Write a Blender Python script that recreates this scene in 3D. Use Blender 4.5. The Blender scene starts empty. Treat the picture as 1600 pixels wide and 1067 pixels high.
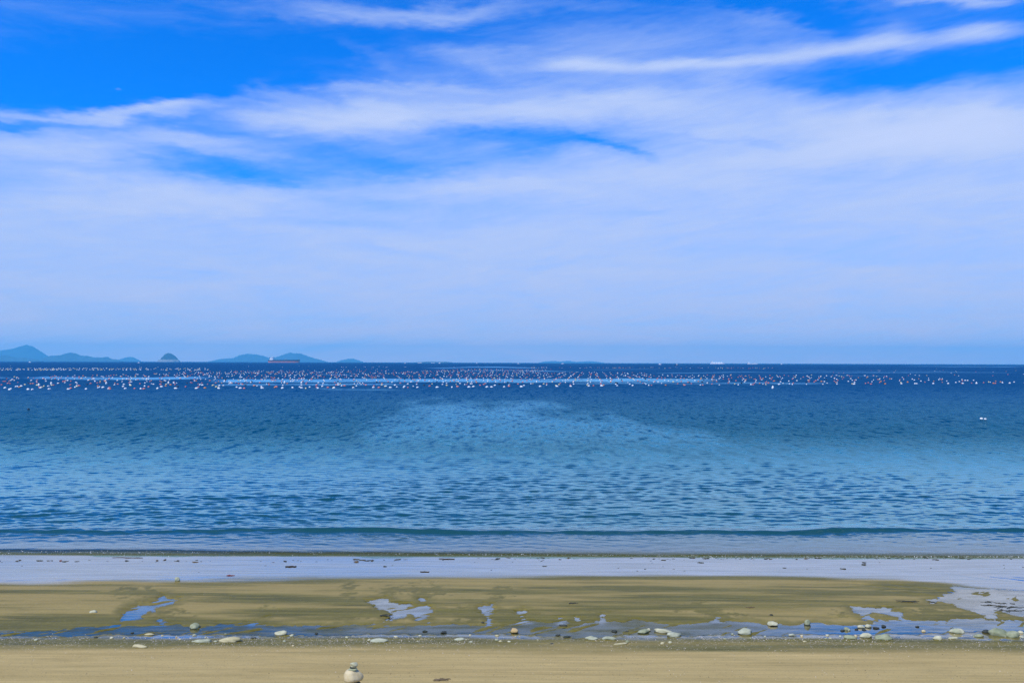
import bpy, bmesh, math, random
import numpy as np
from mathutils import Matrix, Vector

random.seed(11)
RNG = np.random.default_rng(11)
scene = bpy.context.scene
col = scene.collection
R = math.radians

# ------------------------------------------------------------------ camera
CAM_H, F = 5.0, 1244.0                      # metres above the sea, focal length in photo pixels
PITCH, ROLL = R(1.52), R(0.18)
cam_d = bpy.data.cameras.new('camera'); cam = bpy.data.objects.new('camera', cam_d); col.objects.link(cam)
cam_d.sensor_width = 36.0; cam_d.lens = 36.0 * F / 1600.0
cam_d.clip_start = 0.1; cam_d.clip_end = 150000.0
ROT = Matrix.Rotation(math.pi / 2 + PITCH, 4, 'X') @ Matrix.Rotation(ROLL, 4, 'Z')
cam.matrix_world = Matrix.Translation((0, 0, CAM_H)) @ ROT
scene.camera = cam
RM = np.array(ROT.to_3x3())

def ray(px, py):
    v = RM @ np.array([(px - 800) / F, -(py - 533.5) / F, -1.0])
    return v / np.linalg.norm(v)

def world_to_px(x, y, z):
    p = np.stack([x, y, z - CAM_H], -1) @ RM
    return 800 + F * p[..., 0] / -p[..., 2], 533.5 - F * p[..., 1] / -p[..., 2]

# ------------------------------------------------------------------ sun, sky, exposure
SUN_EL, SUN_AZ = R(53), R(-142)             # azimuth measured from +Y towards +X: behind the viewer's left shoulder
sd = Vector((math.sin(SUN_AZ) * math.cos(SUN_EL), math.cos(SUN_AZ) * math.cos(SUN_EL), math.sin(SUN_EL)))
sun_d = bpy.data.lights.new('sun', 'SUN'); sun = bpy.data.objects.new('sun', sun_d); col.objects.link(sun)
sun_d.energy = 4.2; sun_d.angle = R(0.53); sun_d.color = (1.0, 0.95, 0.86)
sun.rotation_euler = sd.to_track_quat('Z', 'Y').to_euler(); sun.location = (0, 0, 50)
vs = scene.view_settings
vs.view_transform = 'Standard'; vs.look = 'None'; vs.exposure = 0.0; vs.gamma = 1.0; vs.use_curve_mapping = False
cy = scene.cycles
cy.use_denoising = True; cy.denoiser = 'OPENIMAGEDENOISE'; cy.denoising_input_passes = 'RGB_ALBEDO_NORMAL'; cy.denoising_prefilter = 'FAST'
cy.max_bounces = 8; cy.volume_bounces = 4; cy.transparent_max_bounces = 8; cy.caustics_reflective = False

world = bpy.data.worlds.new('World'); scene.world = world; world.use_nodes = True
nt = world.node_tree; nt.nodes.clear()

class NT:
    """tiny node-tree writer"""
    def __init__(s, tree): s.t = tree
    def n(s, kind, **kw):
        nd = s.t.nodes.new(kind)
        ins = kw.pop('i', {})
        for k, v in kw.items(): setattr(nd, k, v)
        for k, v in ins.items(): s.set(nd.inputs[k], v)
        return nd
    def set(s, sock, v):
        if isinstance(v, bpy.types.NodeSocket): s.t.links.new(v, sock)
        elif isinstance(v, bpy.types.Node): s.t.links.new(v.outputs[0], sock)
        else: sock.default_value = v
    def m(s, op, a, b=0.0, c=0.0, clamp=False):
        nd = s.n('ShaderNodeMath', operation=op, use_clamp=clamp)
        for k, v in enumerate((a, b, c)): s.set(nd.inputs[k], v)
        return nd.outputs[0]
    def vm(s, op, a, b=(0, 0, 0), out=0):
        nd = s.n('ShaderNodeVectorMath', operation=op)
        s.set(nd.inputs[0], a); s.set(nd.inputs[1], b)
        return nd.outputs[out]
    def mix(s, f, a, b, blend='MIX'):
        nd = s.n('ShaderNodeMix', data_type='RGBA', blend_type=blend)
        s.set(nd.inputs['Factor'], f)
        ca = [k for k in nd.inputs if k.type == 'RGBA']
        s.set(ca[0], a); s.set(ca[1], b)
        return [k for k in nd.outputs if k.type == 'RGBA'][0]
    def ss(s, v, a, b, lo=0.0, hi=1.0):
        nd = s.n('ShaderNodeMapRange', interpolation_type='SMOOTHSTEP')
        for k, q in enumerate((v, a, b, lo, hi)): s.set(nd.inputs[k], q)
        return nd.outputs[0]
    def noise(s, vec, scale, detail=4.0, rough=0.55, out=0, dist=0.0):
        nd = s.n('ShaderNodeTexNoise', i={'Vector': vec, 'Scale': scale, 'Detail': detail, 'Roughness': rough, 'Distortion': dist})
        return nd.outputs[out]
    def attr(s, name, out='Fac'):
        return s.n('ShaderNodeAttribute', attribute_name=name).outputs[out]

def C(r, g, b): return (r, g, b, 1.0)

w = NT(nt)
SKY_STRENGTH = 0.10
K = 1.0 / SKY_STRENGTH
sky = w.n('ShaderNodeTexSky', sky_type='NISHITA', sun_disc=False, sun_elevation=SUN_EL, sun_rotation=SUN_AZ % (2 * math.pi),
          altitude=0.0, air_density=1.0, dust_density=0.3, ozone_density=3.0)
tc = w.n('ShaderNodeTexCoord')
sep = w.n('ShaderNodeSeparateXYZ', i={0: tc.outputs['Generated']})
dx, dy, dz = sep.outputs
az = w.m('MULTIPLY', w.m('ARCTAN2', dx, dy), 57.2958)
el = w.m('MULTIPLY', w.m('ARCSINE', dz), 57.2958)
# cloud coordinates: degrees of azimuth and height, bent by noise so that edges are wispy
d_str = w.vm('MULTIPLY', tc.outputs['Generated'], (1.0, 1.0, 3.2))
wn = w.noise(d_str, 3.2, 5.0, 0.6, out=1)
wn2 = w.noise(d_str, 14.0, 4.0, 0.6, out=1)
wsep = w.n('ShaderNodeSeparateColor', i={0: wn}); wsep2 = w.n('ShaderNodeSeparateColor', i={0: wn2})
az2 = w.m('ADD', az, w.m('ADD', w.m('MULTIPLY', w.m('SUBTRACT', wsep.outputs[0], 0.5), 16.0), w.m('MULTIPLY', w.m('SUBTRACT', wsep2.outputs[0], 0.5), 5.0)))
el2 = w.m('ADD', el, w.m('ADD', w.m('MULTIPLY', w.m('SUBTRACT', wsep.outputs[1], 0.5), 4.0), w.m('MULTIPLY', w.m('SUBTRACT', wsep2.outputs[1], 0.5), 1.6)))
cvec = w.n('ShaderNodeCombineXYZ', i={0: az2, 1: el2}).outputs[0]
cvec_l = w.n('ShaderNodeCombineXYZ', i={0: w.m('ADD', az, w.m('MULTIPLY', w.m('SUBTRACT', wsep2.outputs[0], 0.5), 2.0)),
                                        1: w.m('ADD', el, w.m('MULTIPLY', w.m('SUBTRACT', wsep2.outputs[1], 0.5), 0.8))}).outputs[0]
def azel(px, py):
    v = ray(px, py)
    return math.degrees(math.atan2(v[0], v[1])), math.degrees(math.asin(v[2]))
def blob(px, py, rx, ry, rot, strength, soft=0.15, vec=None):
    c_, s_ = math.cos(R(rot)), math.sin(R(rot))
    (a0, e0), (a1, e1) = azel(px - rx * c_, py + rx * s_), azel(px + rx * c_, py - rx * s_)
    a, e = azel(px, py)
    e_up = abs(azel(px, py - ry)[1] - e)
    mp = w.n('ShaderNodeMapping', vector_type='TEXTURE', i={'Vector': vec or cvec, 'Location': ((a0 + a1) / 2, (e0 + e1) / 2, 0), 'Rotation': (0, 0, math.atan2(e1 - e0, a1 - a0)),
                                                            'Scale': (math.hypot(a1 - a0, e1 - e0) / 2, e_up, 1)})
    ln = w.vm('LENGTH', mp.outputs[0], out=1)
    return w.ss(ln, 1.45, soft - 0.1, 0.0, strength)
dens = w.ss(w.m('ADD', el2, w.m('MULTIPLY', az, -0.045)), 17.2, 9.0, 0.0, 0.97)
pos = [(1000, 90, 560, 90, 4, .26), (480, 170, 480, 70, 0, .22), (215, 176, 160, 17, 8, .58), (70, 190, 150, 16, 2, .5), (560, 192, 230, 34, -4, .8), (800, 165, 260, 30, 0, .62), (650, 2, 300, 19, 1, .62),
       (1495, 6, 130, 17, 0, .62), (1010, 58, 300, 56, 8, .30), (1150, 150, 330, 60, 6, .62), (1500, 195, 260, 56, 3, .72), (1250, 210, 300, 44, 0, .5),
       (430, 148, 55, 16, -8, .35), (700, 82, 130, 20, -4, .3), (110, 240, 230, 34, 3, .62), (330, 225, 170, 16, -6, .34), (560, 86, 60, 14, -20, .25),
       (640, 128, 330, 14, 1, .32), (300, 300, 300, 30, 1, .42), (700, 285, 260, 20, -5, .4), (1050, 260, 300, 40, 1, .5)]
for b in pos: dens = w.m('ADD', dens, blob(*b))
for b in [(1110, 90, 270, 10, 3.6, .55, .1), (1440, 56, 270, 15, 5.0, .55, .1), (910, 100, 70, 11, 2, .45, .1), (1385, 54, 55, 17, 6, .4), (1535, 48, 60, 17, 4, .4),
          (185, 138, 7, 3, -10, .5, .2), (265, 162, 60, 7, 4, .35)]:
    dens = w.m('ADD', dens, blob(*b, vec=cvec_l))
for b in [(430, 262, 270, 19, -5, .36), (620, 262, 120, 14, -6, .22), (830, 222, 200, 15, -3, .24), (1420, 112, 270, 26, 6, .5), (150, 100, 420, 70, 2, .5), (960, 238, 90, 9, -14, .26), (1250, 20, 120, 26, -20, .4), (30, 208, 70, 8, 2, .3), (1150, 218, 150, 7, -2, .15),
          (300, 345, 330, 14, 1, .12)]:
    dens = w.m('SUBTRACT', dens, blob(*b))
streak = w.noise(w.vm('MULTIPLY', tc.outputs['Generated'], (1.0, 1.0, 6.0)), 5.0, 7.0, 0.62, dist=0.6)
streak2 = w.noise(w.vm('MULTIPLY', w.n('ShaderNodeMapping', i={'Vector': tc.outputs['Generated'], 'Rotation': (0, R(10), 0)}).outputs[0], (2.0, 2.0, 16.0)), 7.0, 6.0, 0.6, dist=0.8)
dens = w.m('ADD', dens, w.m('MULTIPLY', w.m('SUBTRACT', streak, 0.5), 0.75))
dens = w.m('ADD', dens, w.m('MULTIPLY', w.m('SUBTRACT', streak2, 0.5), 0.32))
# thin cirrus carries on above the frame and behind the viewer
high = w.m('MULTIPLY', w.ss(streak, 0.5, 0.72, 0.0, 0.45), w.ss(el, 22.0, 32.0))
dens = w.m('ADD', dens, high)
core = w.ss(dens, 0.75, 1.7)
dens = w.ss(dens, -0.16, 1.22)
blue = w.mix(1.0, sky.outputs[0], C(0.0, 0.88, 2.35), 'MULTIPLY')
ramp = w.n('ShaderNodeValToRGB', i={0: w.m('DIVIDE', el, 30.0, clamp=True)})
cr = ramp.color_ramp
cr.elements[0].position = 0.0; cr.elements[0].color = C(0.86, 0.74, 0.76)
cr.elements[1].position = 1.0; cr.elements[1].color = C(0.49, 0.62, 0.97)
for p, c in [(0.10, (0.55, 0.61, 0.86)), (0.24, (0.49, 0.605, 0.92)), (0.38, (0.48, 0.61, 0.96))]:
    e = cr.elements.new(p); e.color = C(*c)
cloud = w.vm('SCALE', ramp.outputs[0]); cloud_n = cloud.node; cloud_n.inputs['Scale'].default_value = K
cloud = w.mix(core, cloud, w.mix(1.0, cloud, C(1.24, 1.14, 1.04), 'MULTIPLY'))
skycol = w.mix(dens, blue, cloud)
bg = w.n('ShaderNodeBackground', i={'Color': skycol, 'Strength': SKY_STRENGTH})
w.n('ShaderNodeOutputWorld', i={0: bg})

# ------------------------------------------------------------------ helpers
def fade(t): return t * t * t * (t * (t * 6 - 15) + 10)
def vnoise(x, y, seed=0):
    """value noise on a lattice, 0..1"""
    x = np.asarray(x, dtype=np.float64); y = np.asarray(y, dtype=np.float64)
    xi = np.floor(x).astype(np.int64); yi = np.floor(y).astype(np.int64)
    fx = fade(x - xi); fy = fade(y - yi)
    def h(a, b):
        n = (a * 374761393 + b * 668265263 + seed * 1274126177) & 0x7fffffff
        n = ((n ^ (n >> 13)) * 1274126177) & 0x7fffffff
        n = n ^ (n >> 16)
        return (n & 0xffff) / 65535.0
    a = h(xi, yi); b = h(xi + 1, yi); c = h(xi, yi + 1); d = h(xi + 1, yi + 1)
    return (a * (1 - fx) + b * fx) * (1 - fy) + (c * (1 - fx) + d * fx) * fy
def fbm(x, y, octs=4, seed=0, gain=0.5):
    s = 0; a = 1; t = 0
    for o in range(octs):
        s = s + a * vnoise(x * 2 ** o + 17.3 * o, y * 2 ** o - 9.1 * o, seed + o); t += a; a *= gain
    return s / t
def sstep(a, b, v):
    t = np.clip((v - a) / (b - a), 0, 1)
    return t * t * (3 - 2 * t)

def poly_sdf(px, py, pts, ys=1.0):
    """signed distance to a polygon, positive inside"""
    pts = np.array(pts, float); X = px; Y = py * ys
    P = pts.copy(); P[:, 1] *= ys
    best = np.full(X.shape, 1e9); inside = np.zeros(X.shape, bool)
    n = len(P)
    for k in range(n):
        ax, ay = P[k]; bx, by = P[(k + 1) % n]
        ex, ey = bx - ax, by - ay
        t = np.clip(((X - ax) * ex + (Y - ay) * ey) / (ex * ex + ey * ey + 1e-9), 0, 1)
        best = np.minimum(best, np.hypot(X - ax - t * ex, Y - ay - t * ey))
        cond = (ay > Y) != (by > Y)
        xin = ax + (Y - ay) * ex / (ey if abs(ey) > 1e-9 else 1e-9)
        inside ^= cond & (X < xin)
    return np.where(inside, best, -best)

def grid_mesh(name, X, Y, Z, attrs=None, mask=None):
    ny, nx = X.shape
    co = np.stack([X, Y, Z], -1).reshape(-1, 3)
    idx = np.arange(ny * nx).reshape(ny, nx)
    q = np.stack([idx[:-1, :-1], idx[:-1, 1:], idx[1:, 1:], idx[1:, :-1]], -1).reshape(-1, 4)
    if mask is not None:
        mk = (mask[:-1, :-1] | mask[:-1, 1:] | mask[1:, 1:] | mask[1:, :-1]).reshape(-1)
        q = q[mk]
        used = np.unique(q); rm = np.full(ny * nx, -1); rm[used] = np.arange(len(used))
        co = co[used]; q = rm[q]
        if attrs: attrs = {k: v.reshape(-1)[used] for k, v in attrs.items()}
    me = bpy.data.meshes.new(name)
    me.vertices.add(len(co)); me.vertices.foreach_set('co', co.astype(np.float32).ravel())
    me.loops.add(q.size); me.loops.foreach_set('vertex_index', q.astype(np.int32).ravel())
    me.polygons.add(len(q)); me.polygons.foreach_set('loop_start', np.arange(0, q.size, 4, dtype=np.int32))
    me.polygons.foreach_set('use_smooth', np.ones(len(q), bool))
    me.update(calc_edges=True)
    for k, v in (attrs or {}).items():
        a = me.attributes.new(k, 'FLOAT', 'POINT'); a.data.foreach_set('value', v.astype(np.float32).ravel())
    return me

def link(name, me, mat=None, parent=None, **props):
    o = bpy.data.objects.new(name, me); col.objects.link(o)
    if mat is not None and me is not None and not me.materials: me.materials.append(mat)
    if parent: o.parent = parent
    for k, v in props.items(): o[k] = v
    return o

def new_mat(name):
    m = bpy.data.materials.new(name); m.use_nodes = True
    t = NT(m.node_tree); m.node_tree.nodes.clear()
    out = t.n('ShaderNodeOutputMaterial')
    return m, t, out
def principled(t, **i):
    return t.n('ShaderNodeBsdfPrincipled', i={k.replace('_', ' '): v for k, v in i.items()})
def simple_mat(name, c, rough=0.6, var=0.25, scale=3.0, spec=0.5):
    m, t, out = new_mat(name)
    oc = t.n('ShaderNodeTexCoord').outputs['Object']
    n = t.noise(oc, scale, 5.0, 0.6)
    k = t.m('ADD', 1.0 - var / 2, t.m('MULTIPLY', n, var))
    colr = t.mix(1.0, C(*c), t.n('ShaderNodeCombineColor', i={0: k, 1: k, 2: k}).outputs[0], 'MULTIPLY')
    p = principled(t, Base_Color=colr, Roughness=rough)
    p.inputs['Specular IOR Level'].default_value = spec
    t.set(out.inputs[0], p.outputs[0])
    return m

# ------------------------------------------------------------------ beach profile (height above the sea against distance)
PROF = np.array([(-2000, 6.0), (-60, 2.6), (0, 1.1), (6, 0.62), (11.8, 0.26), (13.0, 0.165), (13.8, 0.115), (14.25, 0.078), (14.7, 0.068), (15.2, 0.078),
                 (16.2, 0.098), (17.2, 0.092), (18.1, 0.062), (19.2, 0.03), (20.7, 0.0), (22.0, -0.09), (24.0, -0.28), (30.0, -0.9), (60, -2.6), (110, -3.2), (50000, -3.2)])
def base_h(x, y):
    z = np.interp(y, PROF[:, 0], PROF[:, 1])
    near = sstep(40, 25, np.abs(x)) * 0 + 1
    z = z + near * sstep(-5, 5, y) * sstep(40, 24, y) * (0.012 * (fbm(x * 0.16, y * 0.7, 3, 5) - 0.5))
    return z

def ground_pt(px, py):
    v = ray(px, py); t = -CAM_H / v[2]
    for _ in range(12):
        p = v * t; z = float(base_h(np.array(p[0]), np.array(p[1])))
        z = max(z, 0.0)
        t = (z - CAM_H) / v[2]
    p = v * t
    return p[0], p[1], z
def sea_pt(px, py):
    v = ray(px, py); t = -CAM_H / v[2]
    return v[0] * t, v[1] * t

# ------------------------------------------------------------------ tide pools, drawn as outlines (photo pixels) and then laid on the beach
def cp(ox, pts): return [(ox + a / 4.0, 840 + b / 4.0) for a, b in pts]
top_edge = cp(0, [(-400, 592), (0, 590), (200, 585), (350, 575), (450, 560), (560, 555), (700, 550), (840, 545), (960, 540), (1000, 525), (1090, 525), (1130, 540), (1160, 555), (1260, 552),
                  (1300, 545), (1340, 550), (1375, 530), (1420, 540), (1500, 540), (1560, 525)]) + \
           cp(400, [(0, 545), (100, 550), (300, 548), (480, 545), (600, 535), (700, 540), (780, 530), (850, 545), (960, 545), (1000, 535), (1100, 540), (1200, 535), (1300, 540), (1400, 550), (1500, 545)]) + \
           cp(800, [(0, 530), (100, 515), (200, 525), (300, 520), (380, 530), (450, 530), (560, 525), (640, 520), (700, 530), (770, 510), (840, 525), (900, 520), (960, 540), (1030, 545), (1100, 540),
                    (1180, 530), (1230, 515), (1330, 520), (1430, 515), (1500, 520)]) + \
           cp(1200, [(0, 540), (80, 530), (140, 545), (260, 525), (340, 530), (440, 550), (540, 545), (640, 540), (700, 515), (850, 515), (1000, 515), (1200, 500), (1400, 500), (1600, 515), (2100, 520)])
bot_edge = cp(1200, [(2100, 578), (1600, 580), (1200, 584), (900, 590), (600, 598), (300, 600), (0, 604)]) + cp(800, [(1300, 596), (1100, 612), (900, 606), (700, 602), (400, 622), (150, 606)]) + \
           cp(400, [(1500, 592), (1250, 590), (1000, 604), (700, 590), (400, 612), (100, 615)]) + cp(0, [(1400, 604), (1100, 596), (800, 604), (400, 612), (0, 614), (-400, 616)])
POOLS = [top_edge + bot_edge,
    cp(0, [(690, 550), (760, 512), (768, 480), (800, 440), (830, 420), (900, 400), (980, 385), (1030, 343), (1048, 355), (1035, 372), (1140, 363), (1080, 400), (1000, 432), (920, 465), (850, 505), (780, 527), (700, 556)]),
    cp(0, [(970, 545), (985, 515), (1003, 498), (1025, 545)]),
    cp(0, [(1540, 530), (1620, 500), (1695, 472), (1700, 478), (1640, 508), (1570, 545)]),
    cp(400, [(680, 382), (770, 378), (812, 378), (820, 365), (850, 395), (900, 407), (1020, 407), (1028, 372), (1057, 370), (1070, 410), (1118, 450), (1080, 480), (1050, 500), (1110, 540), (1010, 515), (960, 475), (860, 502),
             (780, 548), (795, 505), (850, 480), (830, 460), (780, 440), (740, 410)]),
    cp(400, [(1375, 432), (1420, 408), (1492, 398), (1498, 440), (1460, 475), (1470, 550), (1440, 550), (1440, 480), (1400, 455)]),
    cp(800, [(20, 452), (70, 433), (138, 450), (90, 470), (95, 500), (115, 530), (30, 530), (70, 490), (40, 470)]),
    cp(800, [(538, 492), (558, 462), (585, 470), (568, 490), (588, 510), (560, 535), (540, 525), (565, 500)]),
    cp(800, [(296, 495), (316, 500), (325, 535), (296, 535)]),
    cp(800, [(390, 482), (442, 515), (432, 535), (398, 502)]),
    cp(800, [(1255, 500), (1275, 478), (1303, 490), (1282, 500), (1300, 525), (1250, 525)]),
    cp(1200, [(508, 415), (560, 420), (640, 432), (720, 425), (780, 440), (830, 465), (885, 520), (850, 520), (800, 490), (720, 465), (650, 460), (640, 480), (680, 525), (610, 495), (555, 465)]),
    cp(1200, [(1055, 370), (1110, 345), (1178, 337), (1158, 306), (1230, 320), (1350, 322), (1480, 325), (1600, 332), (1820, 335), (1820, 530), (1600, 495), (1500, 460), (1445, 455), (1420, 510), (1385, 500), (1300, 465), (1210, 425), (1145, 400)]),
    cp(1200, [(1008, 382), (1052, 372), (1058, 402), (1020, 405)])]
YS = 2.6
def pool_field(px, py, x, y):
    skin = np.full(px.shape, -60.0)
    f = np.full(px.shape, -60.0)
    wob = (fbm(x * 3.2, y * 2.2, 4, 40) - 0.5) * 13 + (fbm(x * 0.9 + 3 * y, y * 1.3, 3, 44) - 0.5) * 12
    for k, P in enumerate(POOLS):
        q = poly_sdf(px, py, P, YS) + 2.5
        f = np.maximum(f, q)
        if k: skin = np.maximum(skin, q)
    wob2 = (fbm(x * 9 + y * 4, y * 9 - x * 3, 4, 47, .6) - 0.5) * 22
    return f + wob * 0.75 + wob2 * 0.8, skin

def ax_fine(lo, hi, step, outs_lo, outs_hi):
    a = list(np.arange(lo, hi + step / 2, step)); return np.array(sorted(outs_lo) + a + sorted(outs_hi))
def spread(start, first, far, growth=1.35, sign=1):
    r = []; s = first; p = start
    while abs(p) < far: p += sign * s; r.append(p); s *= growth
    return r
xs = ax_fine(-16.5, 16.5, 0.032, spread(-16.5, 0.06, 3000, 1.3, -1), spread(16.5, 0.06, 3000, 1.3, 1))
ys = ax_fine(11.0, 24.0, 0.028, spread(11.0, 0.06, 1500, 1.3, -1)[:40], [24.1, 24.3, 24.7, 25.5, 27, 30, 36, 48, 70, 110, 200])
GX, GY = np.meshgrid(xs, ys)
GZ0 = base_h(GX, GY)
fine = sstep(17.5, 16.0, np.abs(GX)) * sstep(10.5, 11.2, GY) * sstep(25, 23.5, GY)
PX, PY = world_to_px(GX, np.maximum(GY, 3.0), GZ0)
sel = fine > 0.001
PF = np.full(GX.shape, -60.0)
SK = PF.copy()
PF[sel], SK[sel] = pool_field(PX[sel], PY[sel], GX[sel], GY[sel])
pool_in = sstep(-4, 9, PF)
relief = 0.006 * (fbm(GX * 0.8, GY * 5.0, 4, 3) - 0.5) + 0.004 * (fbm(GX * 5, GY * 11, 3, 9) - 0.5)
rough_zone = sstep(990, 996, PY) * sstep(1024, 1006, PY)
relief = relief * (1 + 1.3 * rough_zone) * (1 - 0.85 * sstep(905, 900, PY)) * sstep(20.8, 19.5, GY)
relief += fine * rough_zone * 0.012 * (fbm(GX * 9, GY * 12, 3, 19) - 0.5)
# drag marks running down the beach to the right
drag = fbm((GX * 0.55 + GY * 0.9) * 2.4, (GX - GY) * 0.25, 4, 27)
relief -= fine * 0.014 * sstep(0.60, 0.74, drag) * sstep(1150, 1350, PX) * sstep(890, 910, PY) * sstep(985, 960, PY)
runs = fbm((GX * 0.8 - GY * 1.1) * 5.0, (GX + GY) * 1.1, 4, 29)
relief += fine * pool_in * 0.030 * np.maximum(runs - 0.60, 0) / 0.4 * 1.6
level = np.minimum(np.interp(GY, [13.7, 14.9, 17.8, 18.6], [0.064, 0.066, 0.080, 0.060]), GZ0 + 0.004)      # still water stands level in each pool
cut = fine * pool_in
GZ = (GZ0 + fine * relief) * (1 - cut) + (level - 0.013 + relief * 1.2) * cut
# wetness of the sand: 1 carries a film of water
edge_py = np.interp(PX, [-200, 0, 260, 420, 560, 800, 1100, 1400, 1480, 1600, 1800], [911, 910, 907.5, 904, 901, 899, 899.5, 902, 910, 928, 945])
wob = (fbm(GX * 0.35, GY * 2.0, 4, 61) - 0.5)
film = sstep(edge_py + 4.5, edge_py - 4.5, PY + wob * 11)
low_film = sstep(983, 989, PY) * sstep(999.5, 993.5, PY + (fbm(GX * 0.8, GY * 3, 4, 71) - 0.5) * 9) * (0.35 + 0.65 * fbm(GX * 1.1, GY * 5, 4, 73))
film = film * sstep(20.78, 20.55, GY)
film = np.clip(np.maximum(film, low_film * sstep(2, -8, PF)), 0, 1) * np.where(GY > 10, 1, 0)
damp = np.clip(sstep(1024, 1003, PY + (fbm(GX * 0.25, GY * 2.4, 4, 81) - 0.5) * 26), 0, 1)
bar = sstep(898, 906, PY) * sstep(982, 968, PY)
damp = damp * (1 - bar * 0.56 * sstep(0.40, 0.66, fbm(GX * 0.22 + 0.3 * GY, GY * 2.8, 5, 85, .6)))
damp = np.maximum(damp, sstep(-34, -2, PF) * 0.85)
# dark drainage fans feeding the pools
for fx, fy, fw, fh in [(545, 916, 13, 22), (608, 922, 24, 9), (668, 922, 30, 12), (785, 925, 18, 12), (930, 953, 24, 6), (1096, 951, 34, 10), (1128, 962, 30, 8), (215, 925, 38, 10), (262, 965, 36, 14),
                       (540, 964, 40, 6), (730, 960, 36, 14), (1370, 958, 60, 10), (1470, 958, 90, 12), (415, 955, 22, 8), (820, 962, 60, 10)]:
    q = np.hypot((PX - fx) / fw, (PY - fy) / fh) + (fbm(GX * 7 + GY * 3, GY * 6 - GX * 2, 5, 90, .65) - 0.5) * 3.6
    damp = np.maximum(damp, 0.9 * sstep(1.1, 0.5, q) * sstep(2.0, 1.2, np.hypot((PX - fx) / fw, (PY - fy) / fh)))
me = grid_mesh('sand', GX, GY, GZ, {'film': film, 'damp': damp, 'stony': rough_zone * fine})

m_sand, t, out = new_mat('sand')
geo = t.n('ShaderNodeNewGeometry'); P = geo.outputs['Position']
a_film, a_damp = t.attr('film'), t.attr('damp')
st = t.noise(t.vm('MULTIPLY', P, (0.20, 1.9, 0.0)), 1.0, 7.0, 0.66, dist=0.7)
st2 = t.noise(t.vm('MULTIPLY', P, (0.5, 9.0, 0.0)), 1.0, 5.0, 0.6)
gr = t.noise(t.vm('MULTIPLY', P, (1.0, 0.55, 1.0)), 42.0, 3.0, 0.75)
gr2 = t.noise(P, 7.0, 5.0, 0.65)
dry = t.mix(t.ss(st, 0.3, 0.7), C(0.395, 0.288, 0.105), C(0.500, 0.368, 0.142))
dry = t.mix(t.ss(st2, 0.35, 0.75, 0.0, 0.5), dry, C(0.30, 0.222, 0.080))
wetc = t.mix(t.ss(st2, 0.3, 0.7), C(0.100, 0.088, 0.014), C(0.178, 0.146, 0.026))
wetc = t.mix(t.ss(gr2, 0.45, 0.8, 0.0, 0.5), wetc, C(0.085, 0.084, 0.026))
dm = t.m('ADD', a_damp, t.m('MULTIPLY', t.m('SUBTRACT', st, 0.5), 0.55), clamp=True)
sc_ = t.mix(dm, dry, wetc)
sp = t.ss(gr, 0.56, 0.72, 0.0, 0.6)
sc_ = t.mix(sp, sc_, C(0.12, 0.10, 0.06))
st3 = t.noise(t.vm('MULTIPLY', P, (0.35, 24.0, 0.0)), 1.0, 4.0, 0.65)
sc_ = t.mix(t.ss(st3, 0.50, 0.70, 0.0, 0.42), sc_, t.mix(1.0, sc_, C(0.60, 0.62, 0.56), 'MULTIPLY'))
sc_ = t.mix(t.ss(st3, 0.46, 0.30, 0.0, 0.5), sc_, t.mix(1.0, sc_, C(1.22, 1.19, 1.14), 'MULTIPLY'))
lump = t.noise(t.vm('MULTIPLY', P, (1.1, 4.5, 0.0)), 1.0, 6.0, 0.7)
sc_ = t.mix(t.ss(lump, 0.52, 0.72, 0.0, 0.38), sc_, t.mix(1.0, sc_, C(0.62, 0.62, 0.60), 'MULTIPLY'))
sc_ = t.mix(t.ss(lump, 0.46, 0.28, 0.0, 0.45), sc_, t.mix(1.0, sc_, C(1.22, 1.20, 1.16), 'MULTIPLY'))
lt = t.ss(t.noise(P, 34.0, 2.0, 0.6), 0.62, 0.72, 0.0, 0.6)
sc_ = t.mix(t.m('MULTIPLY', lt, t.m('ADD', 0.25, t.attr('stony'))), sc_, C(0.62, 0.55, 0.44))
bmp = t.n('ShaderNodeBump', i={'Strength': 0.35, 'Distance': 0.02, 'Height': t.m('ADD', gr2, t.m('MULTIPLY', gr, 0.3))})
ps = principled(t, Base_Color=sc_, Roughness=t.m('SUBTRACT', 0.85, t.m('MULTIPLY', dm, 0.35)), Normal=bmp.outputs[0])
ps.inputs['Specular IOR Level'].default_value = 0.12
rip = t.n('ShaderNodeBump', i={'Strength': 0.08, 'Distance': 0.02, 'Height': t.noise(t.vm('MULTIPLY', P, (1.0, 5.0, 0.0)), 2.0, 5.0, 0.6)})
gl = t.n('ShaderNodeBsdfGlossy', i={'Color': C(1.0, 0.88, 0.76), 'Roughness': 0.10, 'Normal': rip.outputs[0]})
ff = t.m('MULTIPLY', a_film, t.m('ADD', 0.78, t.m('MULTIPLY', t.m('SUBTRACT', st2, 0.5), 0.8)), clamp=True)
mx = t.n('ShaderNodeMixShader', i={0: ff, 1: ps.outputs[0], 2: gl.outputs[0]})
t.set(out.inputs[0], mx.outputs[0])
link('sand', me, m_sand, kind='structure', label='wet and dry brown sand of the beach')

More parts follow.
